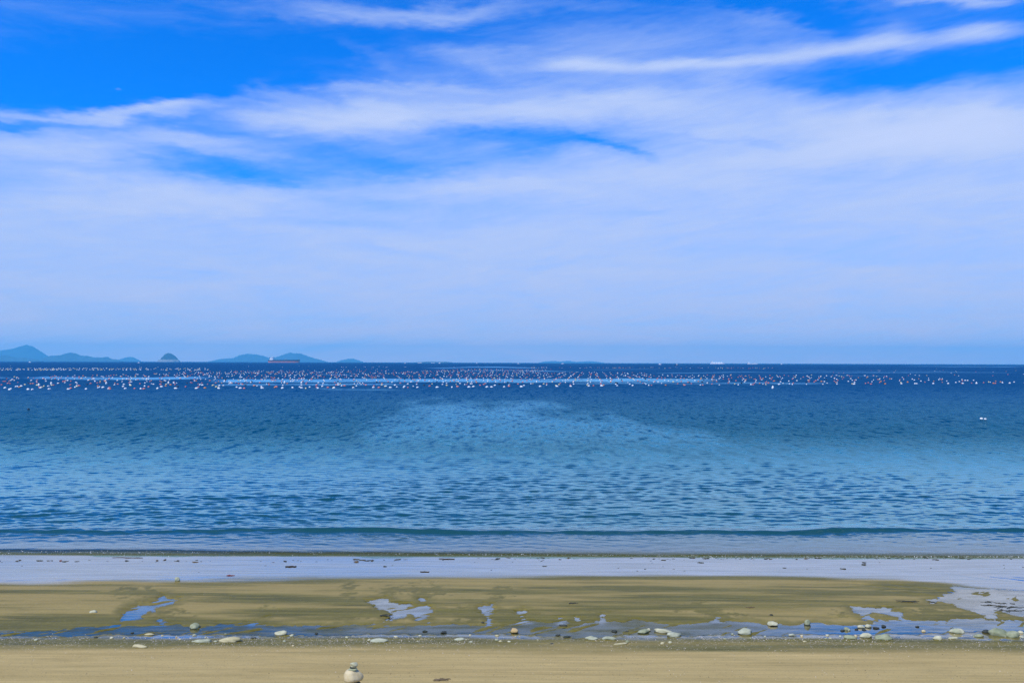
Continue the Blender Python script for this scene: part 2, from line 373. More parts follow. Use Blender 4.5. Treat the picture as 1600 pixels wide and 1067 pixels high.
# standing water in the pools and the channel
m_pool, t, out = new_mat('pool_water')
P = t.n('ShaderNodeNewGeometry').outputs['Position']
rip = t.n('ShaderNodeBump', i={'Strength': 0.05, 'Distance': 0.02, 'Height': t.noise(t.vm('MULTIPLY', P, (1.2, 3.0, 0.0)), 2.5, 4.0, 0.55)})
gl = t.n('ShaderNodeBsdfGlossy', i={'Color': C(0.95, 0.85, 0.69), 'Roughness': 0.06, 'Normal': rip.outputs[0]})
tr = t.n('ShaderNodeBsdfTransparent', i={'Color': C(0.75, 0.80, 0.78)})
mx = t.n('ShaderNodeMixShader', i={0: t.m('ADD', t.m('ADD', 0.14, t.m('MULTIPLY', t.attr('clear'), 0.42)), t.ss(t.noise(t.vm('MULTIPLY', P, (0.7, 2.6, 0.0)), 1.6, 6.0, 0.65), 0.35, 0.62, 0.0, 0.24)), 1: tr.outputs[0], 2: gl.outputs[0]})
t.set(out.inputs[0], mx.outputs[0])
pm = grid_mesh('tide_pool', GX, GY, np.minimum(level, GZ0 - 0.002) - 0.03 * sstep(-1, -6, PF), {'clear': np.maximum(sstep(-8, 8, SK), 0.8 * sstep(1000, 1350, PX))}, mask=(PF > -5) & (fine > 0.3))
link('tide_pool', pm, m_pool, kind='structure', label='shallow tide pools and channel mirroring the sky on the sand')

# ------------------------------------------------------------------ sea
rows_px = np.concatenate([np.linspace(318, 60, 470), np.linspace(59.6, 2.0, 190), np.array([1.6, 1.2, 0.9, 0.6, 0.4, 0.3])])
yd = CAM_H * F / rows_px
yd = np.concatenate([yd, [26500.0]])
tcol = np.concatenate([-np.array([9, 6, 4, 2.6, 1.8, 1.3, 1.0, 0.86]), np.linspace(-0.78, 0.78, 760), np.array([0.86, 1.0, 1.3, 1.8, 2.6, 4, 6, 9])])
SX = yd[:, None] * tcol[None, :]; SY = np.repeat(yd[:, None], len(tcol), 1)
lim = 26500.0
SX = np.clip(SX, -lim, lim)
dyrow = np.gradient(yd)[:, None]
SZ = np.zeros_like(SX)
shore = sstep(20.6, 26.0, SY)
wr = np.random.default_rng(5)
gust = 0.45 + 1.2 * fbm(SX * 0.10, SY * 0.12, 4, 12)
for k in range(64):
    lam = 0.15 * (5.4 ** (k / 63.0)) * wr.uniform(0.9, 1.1)
    th = wr.normal(0, 0.36) + 0.10
    amp = 0.0033 * lam ** 0.78
    kx, ky = math.sin(th) * 2 * math.pi / lam, math.cos(th) * 2 * math.pi / lam
    fall = np.clip((lam / (np.maximum(dyrow, SY * 0.0021 * abs(math.sin(th)))) - 1.3) / 2.5, 0, 1)
    vis = fall[:, :].max(axis=1) > 0
    ph = kx * SX[vis] + ky * SY[vis] + wr.uniform(0, 6.28) + 2.2 * (fbm(SX[vis] * 0.35 / lam ** 0.5, SY[vis] * 0.35 / lam ** 0.5, 2, 100 + k) - 0.5) * 3
    SZ[vis] += amp * fall[vis] * (np.sin(ph) + 0.25 * np.sin(2 * ph + 1.2))
SZ *= (0.10 + 0.90 * shore) * gust
# the low swell about to run up the beach, and two weaker ones behind it
for yc, hh, sf, sb, sd_ in [(23.75, 0.085, 0.17, 0.7, 31), (26.6, 0.03, 0.3, 0.7, 33), (29.6, 0.03, 0.35, 0.8, 35)]:
    off = (fbm(SX * 0.16, SX * 0 + sd_, 3, sd_) - 0.5) * 0.9 + 0.012 * SX
    u = SY - yc - off
    hv = hh * (0.50 + 1.0 * fbm(SX * 0.30, SX * 0 + 7, 4, sd_ + 1) ** 1.3)
    SZ += hv * np.where(u < 0, np.exp(-(u / sf) ** 2), np.exp(-(u / sb) ** 2))
u = SY - (20.98 - 0.018 * SX) - 0.25 * (fbm(SX * 0.3, SX * 0, 4, 58) - 0.5)
SZ += np.interp(SX, [-14, -4, 3, 14], [.030, .024, .014, .008]) * np.where(u < 0, np.exp(-(u / 0.12) ** 2), np.exp(-(u / 0.5) ** 2))
run = 0.02 * (fbm(SX * 0.22, SX * 0, 3, 55) - 0.5)
SZ += run * sstep(23, 20.6, SY)
SZ *= sstep(30000, 4000, SY)
SPX, SPY = world_to_px(SX, SY, np.zeros_like(SX))
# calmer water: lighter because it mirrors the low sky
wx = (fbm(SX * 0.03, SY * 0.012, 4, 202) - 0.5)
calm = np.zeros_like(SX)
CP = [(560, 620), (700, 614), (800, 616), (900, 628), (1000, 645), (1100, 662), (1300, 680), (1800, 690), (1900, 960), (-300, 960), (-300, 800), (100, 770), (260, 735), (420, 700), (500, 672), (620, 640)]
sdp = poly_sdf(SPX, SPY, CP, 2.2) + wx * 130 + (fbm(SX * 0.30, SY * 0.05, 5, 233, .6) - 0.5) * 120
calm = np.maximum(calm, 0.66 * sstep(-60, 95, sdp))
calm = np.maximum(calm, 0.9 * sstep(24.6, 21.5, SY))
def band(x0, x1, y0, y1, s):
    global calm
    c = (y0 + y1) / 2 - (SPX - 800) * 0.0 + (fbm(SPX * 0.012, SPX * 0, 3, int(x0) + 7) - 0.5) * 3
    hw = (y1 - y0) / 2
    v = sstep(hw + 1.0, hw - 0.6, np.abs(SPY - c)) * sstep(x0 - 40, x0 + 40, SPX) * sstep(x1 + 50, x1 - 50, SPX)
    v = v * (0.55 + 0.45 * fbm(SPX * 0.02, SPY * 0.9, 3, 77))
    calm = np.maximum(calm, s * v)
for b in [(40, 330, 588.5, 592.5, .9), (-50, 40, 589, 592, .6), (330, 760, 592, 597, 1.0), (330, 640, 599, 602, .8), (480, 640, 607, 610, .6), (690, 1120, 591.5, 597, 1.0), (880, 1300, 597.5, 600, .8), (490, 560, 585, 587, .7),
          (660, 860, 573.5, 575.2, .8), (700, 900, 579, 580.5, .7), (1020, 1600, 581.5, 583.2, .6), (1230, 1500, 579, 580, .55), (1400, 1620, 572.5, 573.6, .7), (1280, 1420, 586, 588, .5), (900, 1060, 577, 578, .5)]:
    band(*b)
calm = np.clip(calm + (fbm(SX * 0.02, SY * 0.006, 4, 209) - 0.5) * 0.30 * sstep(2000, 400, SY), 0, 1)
depth = np.clip((SY - 20.6), 0, 500)
me = grid_mesh('sea', SX, SY, SZ, {'calm': calm, 'offshore': np.clip(np.log(np.maximum(SY, 20.6) / 20.6), 0, 8)})

m_sea, t, out = new_mat('sea_water')
geo = t.n('ShaderNodeNewGeometry'); P = geo.outputs['Position']; N = geo.outputs['Normal']
a_calm, a_off = t.attr('calm'), t.attr('offshore')
def vscale(v, s):
    nd = t.n('ShaderNodeVectorMath', operation='SCALE'); t.set(nd.inputs[0], v); t.set(nd.inputs['Scale'], s); return nd.outputs[0]
def ripples(sx, sy, amt):
    n_ = t.noise(t.vm('MULTIPLY', P, (sx, sy, 0.0)), 1.0, 2.5, 0.6, out=1)
    return vscale(t.vm('MULTIPLY', t.vm('SUBTRACT', n_, (0.5, 0.5, 0.5)), (0.35, 1.0, 0.0)), amt)
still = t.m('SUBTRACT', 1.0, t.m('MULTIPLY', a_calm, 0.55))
r1 = ripples(3.8, 6.0, t.m('MULTIPLY', t.m('MULTIPLY', t.ss(a_off, 1.5, 0.2, 0.05, 0.34), t.ss(a_off, 0.06, 0.15, 0.5, 1.0)), still))          # hand-sized ripples near the beach
r2 = ripples(1.8, 0.60, t.m('MULTIPLY', t.m('MULTIPLY', t.ss(a_off, 0.45, 1.2, 0.0, 1.5), t.ss(a_off, 3.0, 2.0)), still))   # chop farther out
r3 = ripples(0.75, 0.12, t.m('MULTIPLY', t.ss(a_off, 1.3, 2.2, 0.0, 1.5), still))
NN = t.vm('NORMALIZE', t.vm('ADD', t.vm('ADD', N, r1), t.vm('ADD', r2, r3)))
body = t.n('ShaderNodeValToRGB', i={0: t.m('DIVIDE', a_off, 4.0, clamp=True)})
cr = body.color_ramp
cr.elements[0].position = 0.0; cr.elements[0].color = C(0.040, 0.080, 0.048)
cr.elements[1].position = 1.0; cr.elements[1].color = C(0.0002, 0.046, 0.145)
for p, c in [(0.03, (0.010, 0.060, 0.055)), (0.10, (0.005, 0.050, 0.046)), (0.22, (0.0015, 0.052, 0.078)), (0.45, (0.0004, 0.050, 0.135))]:
    e = cr.elements.new(p); e.color = C(*c)
edge_n = t.m('ADD', a_off, t.m('MULTIPLY', t.m('SUBTRACT', t.noise(t.vm('MULTIPLY', P, (0.7, 7.0, 0.0)), 1.0, 5.0, 0.65), 0.5), 0.034))
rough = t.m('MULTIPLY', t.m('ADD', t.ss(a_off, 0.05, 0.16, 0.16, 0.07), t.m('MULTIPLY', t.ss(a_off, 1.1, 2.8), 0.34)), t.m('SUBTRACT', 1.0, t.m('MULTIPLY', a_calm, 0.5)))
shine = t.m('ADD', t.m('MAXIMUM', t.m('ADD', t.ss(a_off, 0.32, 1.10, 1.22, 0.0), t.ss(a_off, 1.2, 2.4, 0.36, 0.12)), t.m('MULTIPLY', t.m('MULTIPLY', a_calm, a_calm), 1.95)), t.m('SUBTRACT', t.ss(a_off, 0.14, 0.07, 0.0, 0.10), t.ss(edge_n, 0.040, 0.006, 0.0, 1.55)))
fres = t.n('ShaderNodeFresnel', i={'IOR': 1.45, 'Normal': NN}).outputs[0]
glw = t.n('ShaderNodeBsdfGlossy', i={'Color': t.mix(t.ss(a_off, 0.3, 0.8), t.mix(t.ss(a_off, 0.08, 0.22), C(0.88, 0.88, 0.82), C(0.66, 0.93, 0.90)), C(0.47, 0.92, 1.0)), 'Roughness': rough, 'Normal': NN})
tr = t.n('ShaderNodeBsdfTransparent', i={'Color': C(0.80, 0.90, 0.84)})
dif = t.n('ShaderNodeBsdfDiffuse', i={'Color': body.outputs[0]})
under = t.n('ShaderNodeMixShader', i={0: t.ss(a_off, 0.0, 0.085), 1: tr.outputs[0], 2: dif.outputs[0]})
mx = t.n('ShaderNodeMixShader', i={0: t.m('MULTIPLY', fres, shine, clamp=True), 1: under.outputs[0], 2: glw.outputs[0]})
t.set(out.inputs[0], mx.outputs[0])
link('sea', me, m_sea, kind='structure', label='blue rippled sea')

# ------------------------------------------------------------------ islands and far hills
m_forest, t, out = new_mat('far_forest')
P = t.n('ShaderNodeTexCoord').outputs['Object']
n = t.noise(P, 0.004, 8.0, 0.6)
c_ = t.mix(t.ss(n, 0.35, 0.65), C(0.012, 0.022, 0.022), C(0.028, 0.042, 0.036))
t.set(out.inputs[0], principled(t, Base_Color=c_, Roughness=0.95).outputs[0])
m_islet, t, out = new_mat('islet_rock_and_scrub')
P = t.n('ShaderNodeTexCoord').outputs['Object']
n = t.noise(P, 0.03, 6.0, 0.65)
hgt = t.n('ShaderNodeSeparateXYZ', i={0: P}).outputs[2]
rockm = t.ss(t.m('ADD', hgt, t.m('MULTIPLY', t.m('SUBTRACT', n, 0.5), 90.0)), 46.0, 30.0)
c_ = t.mix(t.ss(n, 0.62, 0.70), C(0.008, 0.018, 0.014), C(0.22, 0.22, 0.19))
c_ = t.mix(rockm, c_, t.mix(t.ss(n, 0.3, 0.6), C(0.05, 0.06, 0.05), C(0.30, 0.28, 0.25)))
t.set(out.inputs[0], principled(t, Base_Color=c_, Roughness=0.95).outputs[0])

def island(name, D, prof, label, mat, wide=0.5, seed=1, cat=None, nx=90, ny=26):
    """prof: skyline as photo pixels; the height field gets a ridge at distance D and real depth behind and before it"""
    prof = np.array(prof, float)
    x0, x1 = prof[0, 0], prof[-1, 0]
    pxs = np.linspace(x0, x1, nx)
    pyt = np.interp(pxs, prof[:, 0], prof[:, 1])
    hz = np.array([566.5 + (p - 800) * math.tan(ROLL) for p in pxs])
    H = np.maximum(hz - pyt, 0) / F * D + CAM_H
    X = (pxs - 800) / F * D
    dep = np.linspace(-1, 1, ny)
    W = (X[-1] - X[0]) * wide
    XX, TT = np.meshgrid(X, dep)
    shp = np.clip(1 - np.abs(TT) ** 1.25, 0, 1)
    nz = fbm((XX - X[0]) / max(W, 1) * 9 + seed, TT * 3 + seed, 5, seed)
    ZZ = H[None, :] * shp * (1 - 0.45 * nz * np.minimum(1, np.abs(TT) * 3)) - 2.0
    ZZ = np.where(np.abs(TT) > 0.99, -2.0, ZZ)
    YY = D + TT * W * 0.5 * (0.35 + 0.65 * np.sin(np.linspace(0.05, 3.09, nx)))[None, :]
    cx = (X[0] + X[-1]) / 2
    me = grid_mesh(name, XX - cx, YY - D, ZZ, None)
    o = link(name, me, mat, kind='structure', label=label)
    if cat: o['category'] = cat
    o.location = (cx, D, 0)
    return o
island('hills', 21500, [(-60, 560), (-30, 553), (0, 547), (18, 544.5), (30, 541), (41, 538), (50, 540), (58, 545), (66, 550), (75, 555.5), (84, 559), (95, 563.5)], 'tall pale blue mountain island at the far left of the horizon', m_forest, 0.6, 3)
island('hills', 17000, [(-30, 560), (-5, 557), (10, 553.8), (20, 557), (28, 559), (38, 558), (46, 560), (60, 561.5), (66, 564)], 'low dark headland in front of the tall mountain island', m_forest, 0.5, 8)
island('hills', 17800, [(64, 563), (72, 558), (80, 555), (95, 554.5), (103, 551.5), (112, 550), (120, 552), (126, 555), (137, 555.5), (146, 557.8), (160, 558), (168, 556.8), (174, 560.5), (186, 561.5), (192, 564)], 'humped island right of the tall mountain island', m_forest, 0.5, 12)
island('hills', 23000, [(182, 564), (190, 560), (202, 557), (209, 558), (217, 562), (221, 564.5)], 'faint small pale hill left of the rocky islet', m_forest, 0.6, 15)
island('islet', 13000, [(246.5, 564.5), (248, 561.5), (251, 562), (252, 559), (256, 555), (259, 552), (263, 551), (267, 551.5), (273, 555), (277, 558.5), (278, 561), (279.5, 561.5), (281, 564.6)], 'round wooded islet with pale rocky foot', m_islet, 0.9, 21)
island('hills', 22500, [(325, 565), (345, 560.5), (365, 559), (375, 554.5), (386, 552), (400, 553), (412, 555.5), (420, 558.5), (432, 557.5), (444, 553), (454, 549.8), (458, 551), (470, 551.5), (480, 555.5), (490, 559), (500, 561.5), (512, 565.2)],
       'long pale island with two peaks behind the tanker', m_forest, 0.5, 24)
island('hills', 24000, [(526, 565.2), (533, 562.5), (545, 560), (552, 560), (560, 562.5), (567, 565.2)], 'faint flat pale hill right of the two peaks', m_forest, 0.6, 27)
island('hills', 25500, [(842, 566.4), (852, 564.4), (866, 563.6), (876, 564.6), (888, 563.4), (900, 565), (922, 564), (932, 564.8), (945, 566.6)], 'very faint low hills on the horizon right of centre', m_forest, 0.6, 29)
island('hills', 14000, [(648, 566), (655, 565.2), (672, 564.6), (684, 564.9), (702, 565.2), (708, 566.1)], 'thin dark strip of land on the horizon', m_forest, 0.4, 31)

# air between the viewer and the islands
hb = bmesh.new(); bmesh.ops.create_cube(hb, size=1.0)
hme = bpy.data.meshes.new('haze'); hb.to_mesh(hme); hb.free()
m_haze, t, out = new_mat('haze')
pv = t.n('ShaderNodeVolumePrincipled', i={'Color': C(0.175, 0.74, 1.0), 'Density': 5.6e-5, 'Anisotropy': 0.1})
t.set(out.inputs['Volume'], pv.outputs[0])
hz_o = link('haze', hme, m_haze, kind='stuff', label='blue sea haze over the water')
hz_o.scale = (54000, 54000, 560); hz_o.location = (0, 0, 280 - 4.6)


# ------------------------------------------------------------------ ships and boats
def bm_box(bm, x0, x1, y0, y1, z0, z1, taper=0.0):
    c = []
    for (zz, tp) in ((z0, 0.0), (z1, taper)):
        for (xx, yy) in ((x0 + tp, y0 + tp), (x1 - tp, y0 + tp), (x1 - tp, y1 - tp), (x0 + tp, y1 - tp)):
            c.append(bm.verts.new((xx, yy, zz)))
    for f in ((0, 3, 2, 1), (4, 5, 6, 7), (0, 1, 5, 4), (1, 2, 6, 5), (2, 3, 7, 6), (3, 0, 4, 7)):
        bm.faces.new([c[i] for i in f])
def bm_hull(bm, L, B, z0, z1, sheer=0.0, rake=0.06, bow=1):
    """boat-shaped solid between two heights; bow towards +x (bow=1)"""
    st = [(-0.5, .62), (-0.47, .86), (-0.4, 1), (0.25, 1), (0.38, .8), (0.46, .42), (0.5, .06)]
    rings = []
    for zz, k in ((z0, 0.0), (z1, 1.0)):
        ring = []
        for s, b in st:
            xx = s * L + (rake * L * k if s > 0.3 else (-0.3 * rake * L * k if s < -0.45 else 0))
            ring.append((xx, b * B / 2 * (0.86 + 0.14 * k), zz + (sheer * max(0, (s - 0.25) / 0.25) ** 1.5 if k else 0)))
        rings.append(ring)
    vs_ = []
    for ring in rings:
        vs_.append([bm.verts.new((bow * x, y, z)) for x, y, z in ring] + [bm.verts.new((bow * x, -y, z)) for x, y, z in reversed(ring)])
    n = len(vs_[0])
    for k in range(n):
        bm.faces.new((vs_[0][k], vs_[0][(k + 1) % n], vs_[1][(k + 1) % n], vs_[1][k]))
    bm.faces.new(vs_[1]); bm.faces.new(list(reversed(vs_[0])))
def bm_cyl(bm, x, y, z0, z1, r0, r1=None, seg=10):
    r1 = r0 if r1 is None else r1
    a = [bm.verts.new((x + r0 * math.cos(6.2832 * k / seg), y + r0 * math.sin(6.2832 * k / seg), z0)) for k in range(seg)]
    b = [bm.verts.new((x + r1 * math.cos(6.2832 * k / seg), y + r1 * math.sin(6.2832 * k / seg), z1)) for k in range(seg)]
    for k in range(seg): bm.faces.new((a[k], a[(k + 1) % seg], b[(k + 1) % seg], b[k]))
    bm.faces.new(list(reversed(a))); bm.faces.new(b)
def part(name, fn, mat, parent, **props):
    bm = bmesh.new(); fn(bm)
    bmesh.ops.recalc_face_normals(bm, faces=bm.faces)
    me = bpy.data.meshes.new(name); bm.to_mesh(me); bm.free()
    return link(name, me, mat, parent, **props)
def thing(name, label, cat, loc=(0, 0, 0), rz=0.0, group=None):
    o = bpy.data.objects.new(name, None); col.objects.link(o)
    o.location = loc; o.rotation_euler = (0, 0, rz); o['label'] = label; o['category'] = cat
    if group: o['group'] = group
    return o
WHITE = simple_mat('ship_white_paint', (0.80, 0.80, 0.78), 0.45, 0.15, 0.2)
NAVY = simple_mat('ship_navy_paint', (0.010, 0.030, 0.085), 0.5, 0.3, 0.1)
REDHULL = simple_mat('ship_red_antifouling', (0.72, 0.26, 0.22), 0.6, 0.3, 0.1)
GREY = simple_mat('ship_grey_paint', (0.30, 0.32, 0.34), 0.5, 0.2, 0.2)
RUST = simple_mat('ship_rust_deck', (0.25, 0.10, 0.06), 0.7, 0.4, 0.2)
GLASS = simple_mat('ship_dark_glass', (0.02, 0.03, 0.04), 0.15, 0.1, 0.2)

def at(px, D, lift=0.0):
    """point on the sea at distance D under photo column px"""
    return ((px - 800) / F * D, D, lift)

D = 5600.0; L = 47.5 / F * D; sc = L / 214.0
tk = thing('tanker_ship', 'long tanker with red lower hull and white deckhouse at the stern before the two-peaked island', 'ship', at(444, D), R(4))
part('lower_hull', lambda b: bm_hull(b, L, 34 * sc, -1.5, 9.5 * sc, 0, 0.01), REDHULL, tk)
part('upper_hull', lambda b: bm_hull(b, L * 1.012, 34.6 * sc, 9.5 * sc, 17.5 * sc, 3.5 * sc, 0.012), NAVY, tk)
part('deckhouse', lambda b: (bm_box(b, -L * .455, -L * .345, -15 * sc, 15 * sc, 17.5 * sc, 27 * sc), bm_box(b, -L * .435, -L * .345, -13 * sc, 13 * sc, 27 * sc, 34 * sc), bm_box(b, -L * .40, -L * .35, -17 * sc, 17 * sc, 34 * sc, 38 * sc)), WHITE, tk)
part('bridge_window', lambda b: bm_box(b, -L * .3495, -L * .3480, -15 * sc, 15 * sc, 35 * sc, 37 * sc), GLASS, tk)
part('funnel', lambda b: bm_box(b, -L * .47, -L * .445, -4 * sc, 4 * sc, 17.5 * sc, 38 * sc, 0.8), NAVY, tk)
part('mast', lambda b: bm_cyl(b, -L * .375, 0, 38 * sc, 48 * sc, 1.0 * sc, 0.5 * sc, 6), WHITE, tk)
for k in range(7):
    part('deck_pipe', lambda b: bm_box(b, -L * .30 + k * L * .09, -L * .30 + k * L * .09 + 2.5, -12, 12, 17.5 * sc, 20.5 * sc), RUST, tk)
part('crane', lambda b: (bm_cyl(b, 0.02 * L, 0, 17.5 * sc, 26 * sc, 1.2, 0.8, 6), bm_box(b, 0.02 * L, 0.09 * L, -0.8, 0.8, 25 * sc, 26.4 * sc)), GREY, tk)
part('bow_mast', lambda b: bm_cyl(b, L * .46, 0, 20 * sc, 31 * sc, 0.9, 0.5, 6), GREY, tk)

def ship(name, px, D, wpx, label, kind, rz=0.0, bow=1, hull=WHITE, cat='ship'):
    L = wpx / F * D
    s = thing(name, label, cat, at(px, D), rz)
    if kind == 'carrier':                 # long white ship with several blocks
        part('hull', lambda b: bm_hull(b, L, L * .15, -1, L * .062, L * .015, .02, bow), hull, s)
        part('deckhouse', lambda b: (bm_box(b, *sorted((bow * -L * .43, bow * -L * .33)), -L * .06, L * .06, L * .062, L * .16), bm_box(b, *sorted((bow * -L * .40, bow * -L * .34)), -L * .07, L * .07, L * .16, L * .19)), WHITE, s)
        part('funnel', lambda b: bm_box(b, *sorted((bow * -L * .46, bow * -L * .435)), -L * .02, L * .02, L * .062, L * .19, L * .003), GREY, s)
        for k in range(4):
            part('cargo_tank', lambda b: bm_cyl(b, bow * (-L * .22 + k * L * .17), 0, L * .062, L * .135, L * .07, L * .05, 14), WHITE, s)
        part('mast', lambda b: bm_cyl(b, bow * -L * .36, 0, L * .19, L * .235, L * .006, None, 6), WHITE, s)
    elif kind == 'cargo':
        part('hull', lambda b: bm_hull(b, L, L * .15, -1, L * .055, L * .015, .02, bow), hull, s)
        part('deckhouse', lambda b: (bm_box(b, *sorted((bow * -L * .45, bow * -L * .30)), -L * .06, L * .06, L * .055, L * .15), bm_box(b, *sorted((bow * -L * .42, bow * -L * .32)), -L * .07, L * .07, L * .15, L * .19)), WHITE, s)
        part('funnel', lambda b: bm_box(b, *sorted((bow * -L * .49, bow * -L * .455)), -L * .02, L * .02, L * .055, L * .17, L * .003), GREY, s)
        part('mast', lambda b: bm_cyl(b, bow * L * .2, 0, L * .055, L * .16, L * .008, None, 6), WHITE, s)
        part('crane', lambda b: (bm_cyl(b, 0, 0, L * .055, L * .13, L * .012, None, 6), bm_box(b, *sorted((0, bow * L * .12)), -L * .006, L * .006, L * .12, L * .132)), GREY, s)
    else:                                  # small fishing boat
        part('hull', lambda b: bm_hull(b, L, L * .30, -.3, L * .13, L * .09, .05, bow), hull, s)
        part('wheelhouse', lambda b: (bm_box(b, *sorted((bow * -L * .22, bow * L * .10)), -L * .09, L * .09, L * .13, L * .30), bm_box(b, *sorted((bow * -L * .24, bow * L * .13)), -L * .10, L * .10, L * .30, L * .325)), WHITE, s)
        part('window', lambda b: bm_box(b, *sorted((bow * L * .101, bow * L * .106)), -L * .07, L * .07, L * .22, L * .28), GLASS, s)
        part('mast', lambda b: bm_cyl(b, bow * -L * .14, 0, L * .325, L * .62, L * .012, None, 6), WHITE, s)
        part('deck_winch', lambda b: bm_box(b, *sorted((bow * -L * .38, bow * -L * .30)), -L * .05, L * .05, L * .13, L * .18), GREY, s)
    return s
ship('gas_carrier', 1121, 5200, 22, 'long white ship with a row of tanks on the horizon right of centre', 'carrier', R(-6))
ship('cargo_ship', 1176, 5000, 17, 'pale cargo ship with white deckhouse just right of the long white ship', 'cargo', R(5))
ship('cargo_ship', 656, 5600, 7, 'white ship at the left end of the thin dark strip of land', 'carrier', R(10), -1)
ship('cargo_ship', 677, 5600, 6, 'white ship in the middle of the thin dark strip of land', 'cargo', R(-5))
ship('fishing_boat', 633, 3600, 3.2, 'tiny white boat alone left of the thin dark strip of land', 'boat', R(20), cat='boat')
ship('fishing_boat', 687, 4000, 3.5, 'tiny white boat right of the ships at the thin dark strip of land', 'boat', R(-20), cat='boat')
ship('fishing_boat', 745, 4200, 3.0, 'speck of a white boat on the horizon left of centre', 'boat', R(15), cat='boat')
ship('fishing_boat', 810, 3600, 3.4, 'small white boat on the horizon at the middle of the view', 'boat', R(15), -1, cat='boat')
ship('fishing_boat', 879, 3700, 3.8, 'white boat below the very faint low hills', 'boat', R(-10), cat='boat')
ship('fishing_boat', 1031, 2600, 4.6, 'white boat on the horizon left of the boat at the far float rows', 'boat', R(-12), cat='boat')
ship('fishing_boat', 1057, 1750, 6.0, 'white fishing boat with dark hull working at the far float rows', 'boat', R(8), -1, NAVY, cat='boat')
ship('fishing_boat', 1221, 3800, 3.4, 'small white boat right of the cargo ship, alone on the horizon', 'boat', R(18), cat='boat')
ship('fishing_boat', 217, 2700, 3.6, 'white boat left of the round wooded islet', 'boat', R(10), cat='boat')
ship('fishing_boat', 47, 2900, 4.0, 'white boat below the tall mountain island', 'boat', R(-14), cat='boat')

# ------------------------------------------------------------------ fish-farm floats
def float_mesh(name, lx, rz_, seg=10, rings=6, lug=True):
    bm = bmesh.new()
    bmesh.ops.create_uvsphere(bm, u_segments=seg, v_segments=rings, radius=1.0)
    for v in bm.verts:
        x, y, z = v.co
        k = 1 - 0.10 * (abs(z) < 0.2)
        v.co = (z * lx, y * rz_ * k, x * rz_ * k + rz_ * 0.42)
    if lug:
        bm_box(bm, lx * .9, lx * 1.16, -.03, .03, rz_ * .35, rz_ * .6)
        bm_box(bm, -lx * 1.16, -lx * .9, -.03, .03, rz_ * .35, rz_ * .6)
    for f in bm.faces: f.smooth = True
    me = bpy.data.meshes.new(name); bm.to_mesh(me); bm.free()
    return me
FM = {}
FCOL = {'white': (0.80, 0.81, 0.76), 'pink': (0.62, 0.20, 0.16), 'orange': (0.72, 0.26, 0.06), 'yellow': (0.72, 0.62, 0.30), 'black': (0.012, 0.014, 0.018)}
FMAT = {k: simple_mat('float_plastic_' + k, c, 0.45, 0.35, 2.0) for k, c in FCOL.items()}
for k in FCOL:
    m = float_mesh('float', 0.36, 0.25); m.materials.append(FMAT[k]); FM[k] = m
FLAB = {'white': 'white oval plastic float in the long rows of the sea farm', 'pink': 'faded red oval plastic float in the long rows of the sea farm',
        'orange': 'orange oval plastic float in the long rows of the sea farm', 'yellow': 'pale yellow oval plastic float in the long rows of the sea farm',
        'black': 'black oval plastic float in the long rows of the sea farm'}
FGRP = {k: f'{n} floats of the sea farm' for k, n in zip(FCOL, ('white', 'red', 'orange', 'yellow', 'black'))}
fr = random.Random(4)
def pick(wh=.44, pi=.30, orr=.10, ye=.07):
    q = fr.random()
    return 'white' if q < wh else 'pink' if q < wh + pi else 'orange' if q < wh + pi + orr else 'yellow' if q < wh + pi + orr + ye else 'black'
spots = []            # (x, y, colour, size)
# long lines run away from the beach; each line starts with a float in the front row
def front_py(px): return np.interp(px, [0, 130, 300, 500, 800, 1000, 1250, 1600], [609.5, 608.5, 607.5, 607, 605, 602.8, 601, 599.3])
px = -760.0
while px < 1640:
    py = float(front_py(px)) if px > 0 else 609.5 + fr.uniform(0, .6) + fr.uniform(-.6, .6)
    x, y = sea_pt(px, py)
    spots.append((x, y, 'white' if fr.random() < .6 else pick(), fr.uniform(.95, 1.2)))
    if fr.random() < .5: spots.append((x + fr.uniform(.5, 1.2), y + fr.uniform(-1, 5), pick(.3, .5), fr.uniform(.8, 1.05)))
    ang = 0.10
    yy = y
    last = 330 + 230 * fr.random() ** 2 if px < 60 else 560 if px < 700 else 400 if px < 1100 else 320
    while yy < last:
        yy += fr.uniform(6, 15) * (yy / 160) ** 0.7
        k = 1 if fr.random() < .75 else 2
        for _ in range(k):
            spots.append((x + (yy - y) * ang + fr.uniform(-.7, .7), yy + fr.uniform(-1.5, 1.5), pick(), fr.uniform(.75, 1.1)))
    px += fr.uniform(23, 36) * (1.0 if px < 600 else 0.85)
# dense pale row far left
for k in range(240):
    x, y = sea_pt(fr.uniform(-10, 330), 577.2 + fr.choice([-1.3, -.4, .6, 1.4]) + fr.uniform(-.3, .3))
    spots.append((x, y, 'yellow' if fr.random() < .45 else 'white', fr.uniform(1.1, 1.6)))
for k in range(120):
    px = fr.uniform(280, 720)
    x, y = sea_pt(px, 581.0 + fr.uniform(-2, 3)); spots.append((x, y, pick(), fr.uniform(.8, 1.2)))
for k in range(170):           # far thin rows right of centre
    px = fr.uniform(830, 1210)
    x, y = sea_pt(px, 567.0 + (px - 800) * .0031 + fr.choice([6.6, 7.3, 8.0])); spots.append((x, y, fr.choice(['white', 'black', 'black', 'yellow', 'pink']), fr.uniform(1.1, 1.6)))
for k in range(14):
    x, y = sea_pt(fr.uniform(530, 640), 573.5 + fr.uniform(-.5, .8)); spots.append((x, y, 'white', 1.3))
for k in range(40):
    x, y = sea_pt(fr.uniform(1300, 1600), fr.uniform(574, 588)); spots.append((x, y, pick(), .9))
for k in range(30):
    x, y = sea_pt(fr.uniform(0, 1300), fr.uniform(568, 575)); spots.append((x, y, 'white', 1.2))
spots.sort(key=lambda s: s[1])
spots_vis = [s for s in spots if abs(s[0]) < s[1] * 0.66]
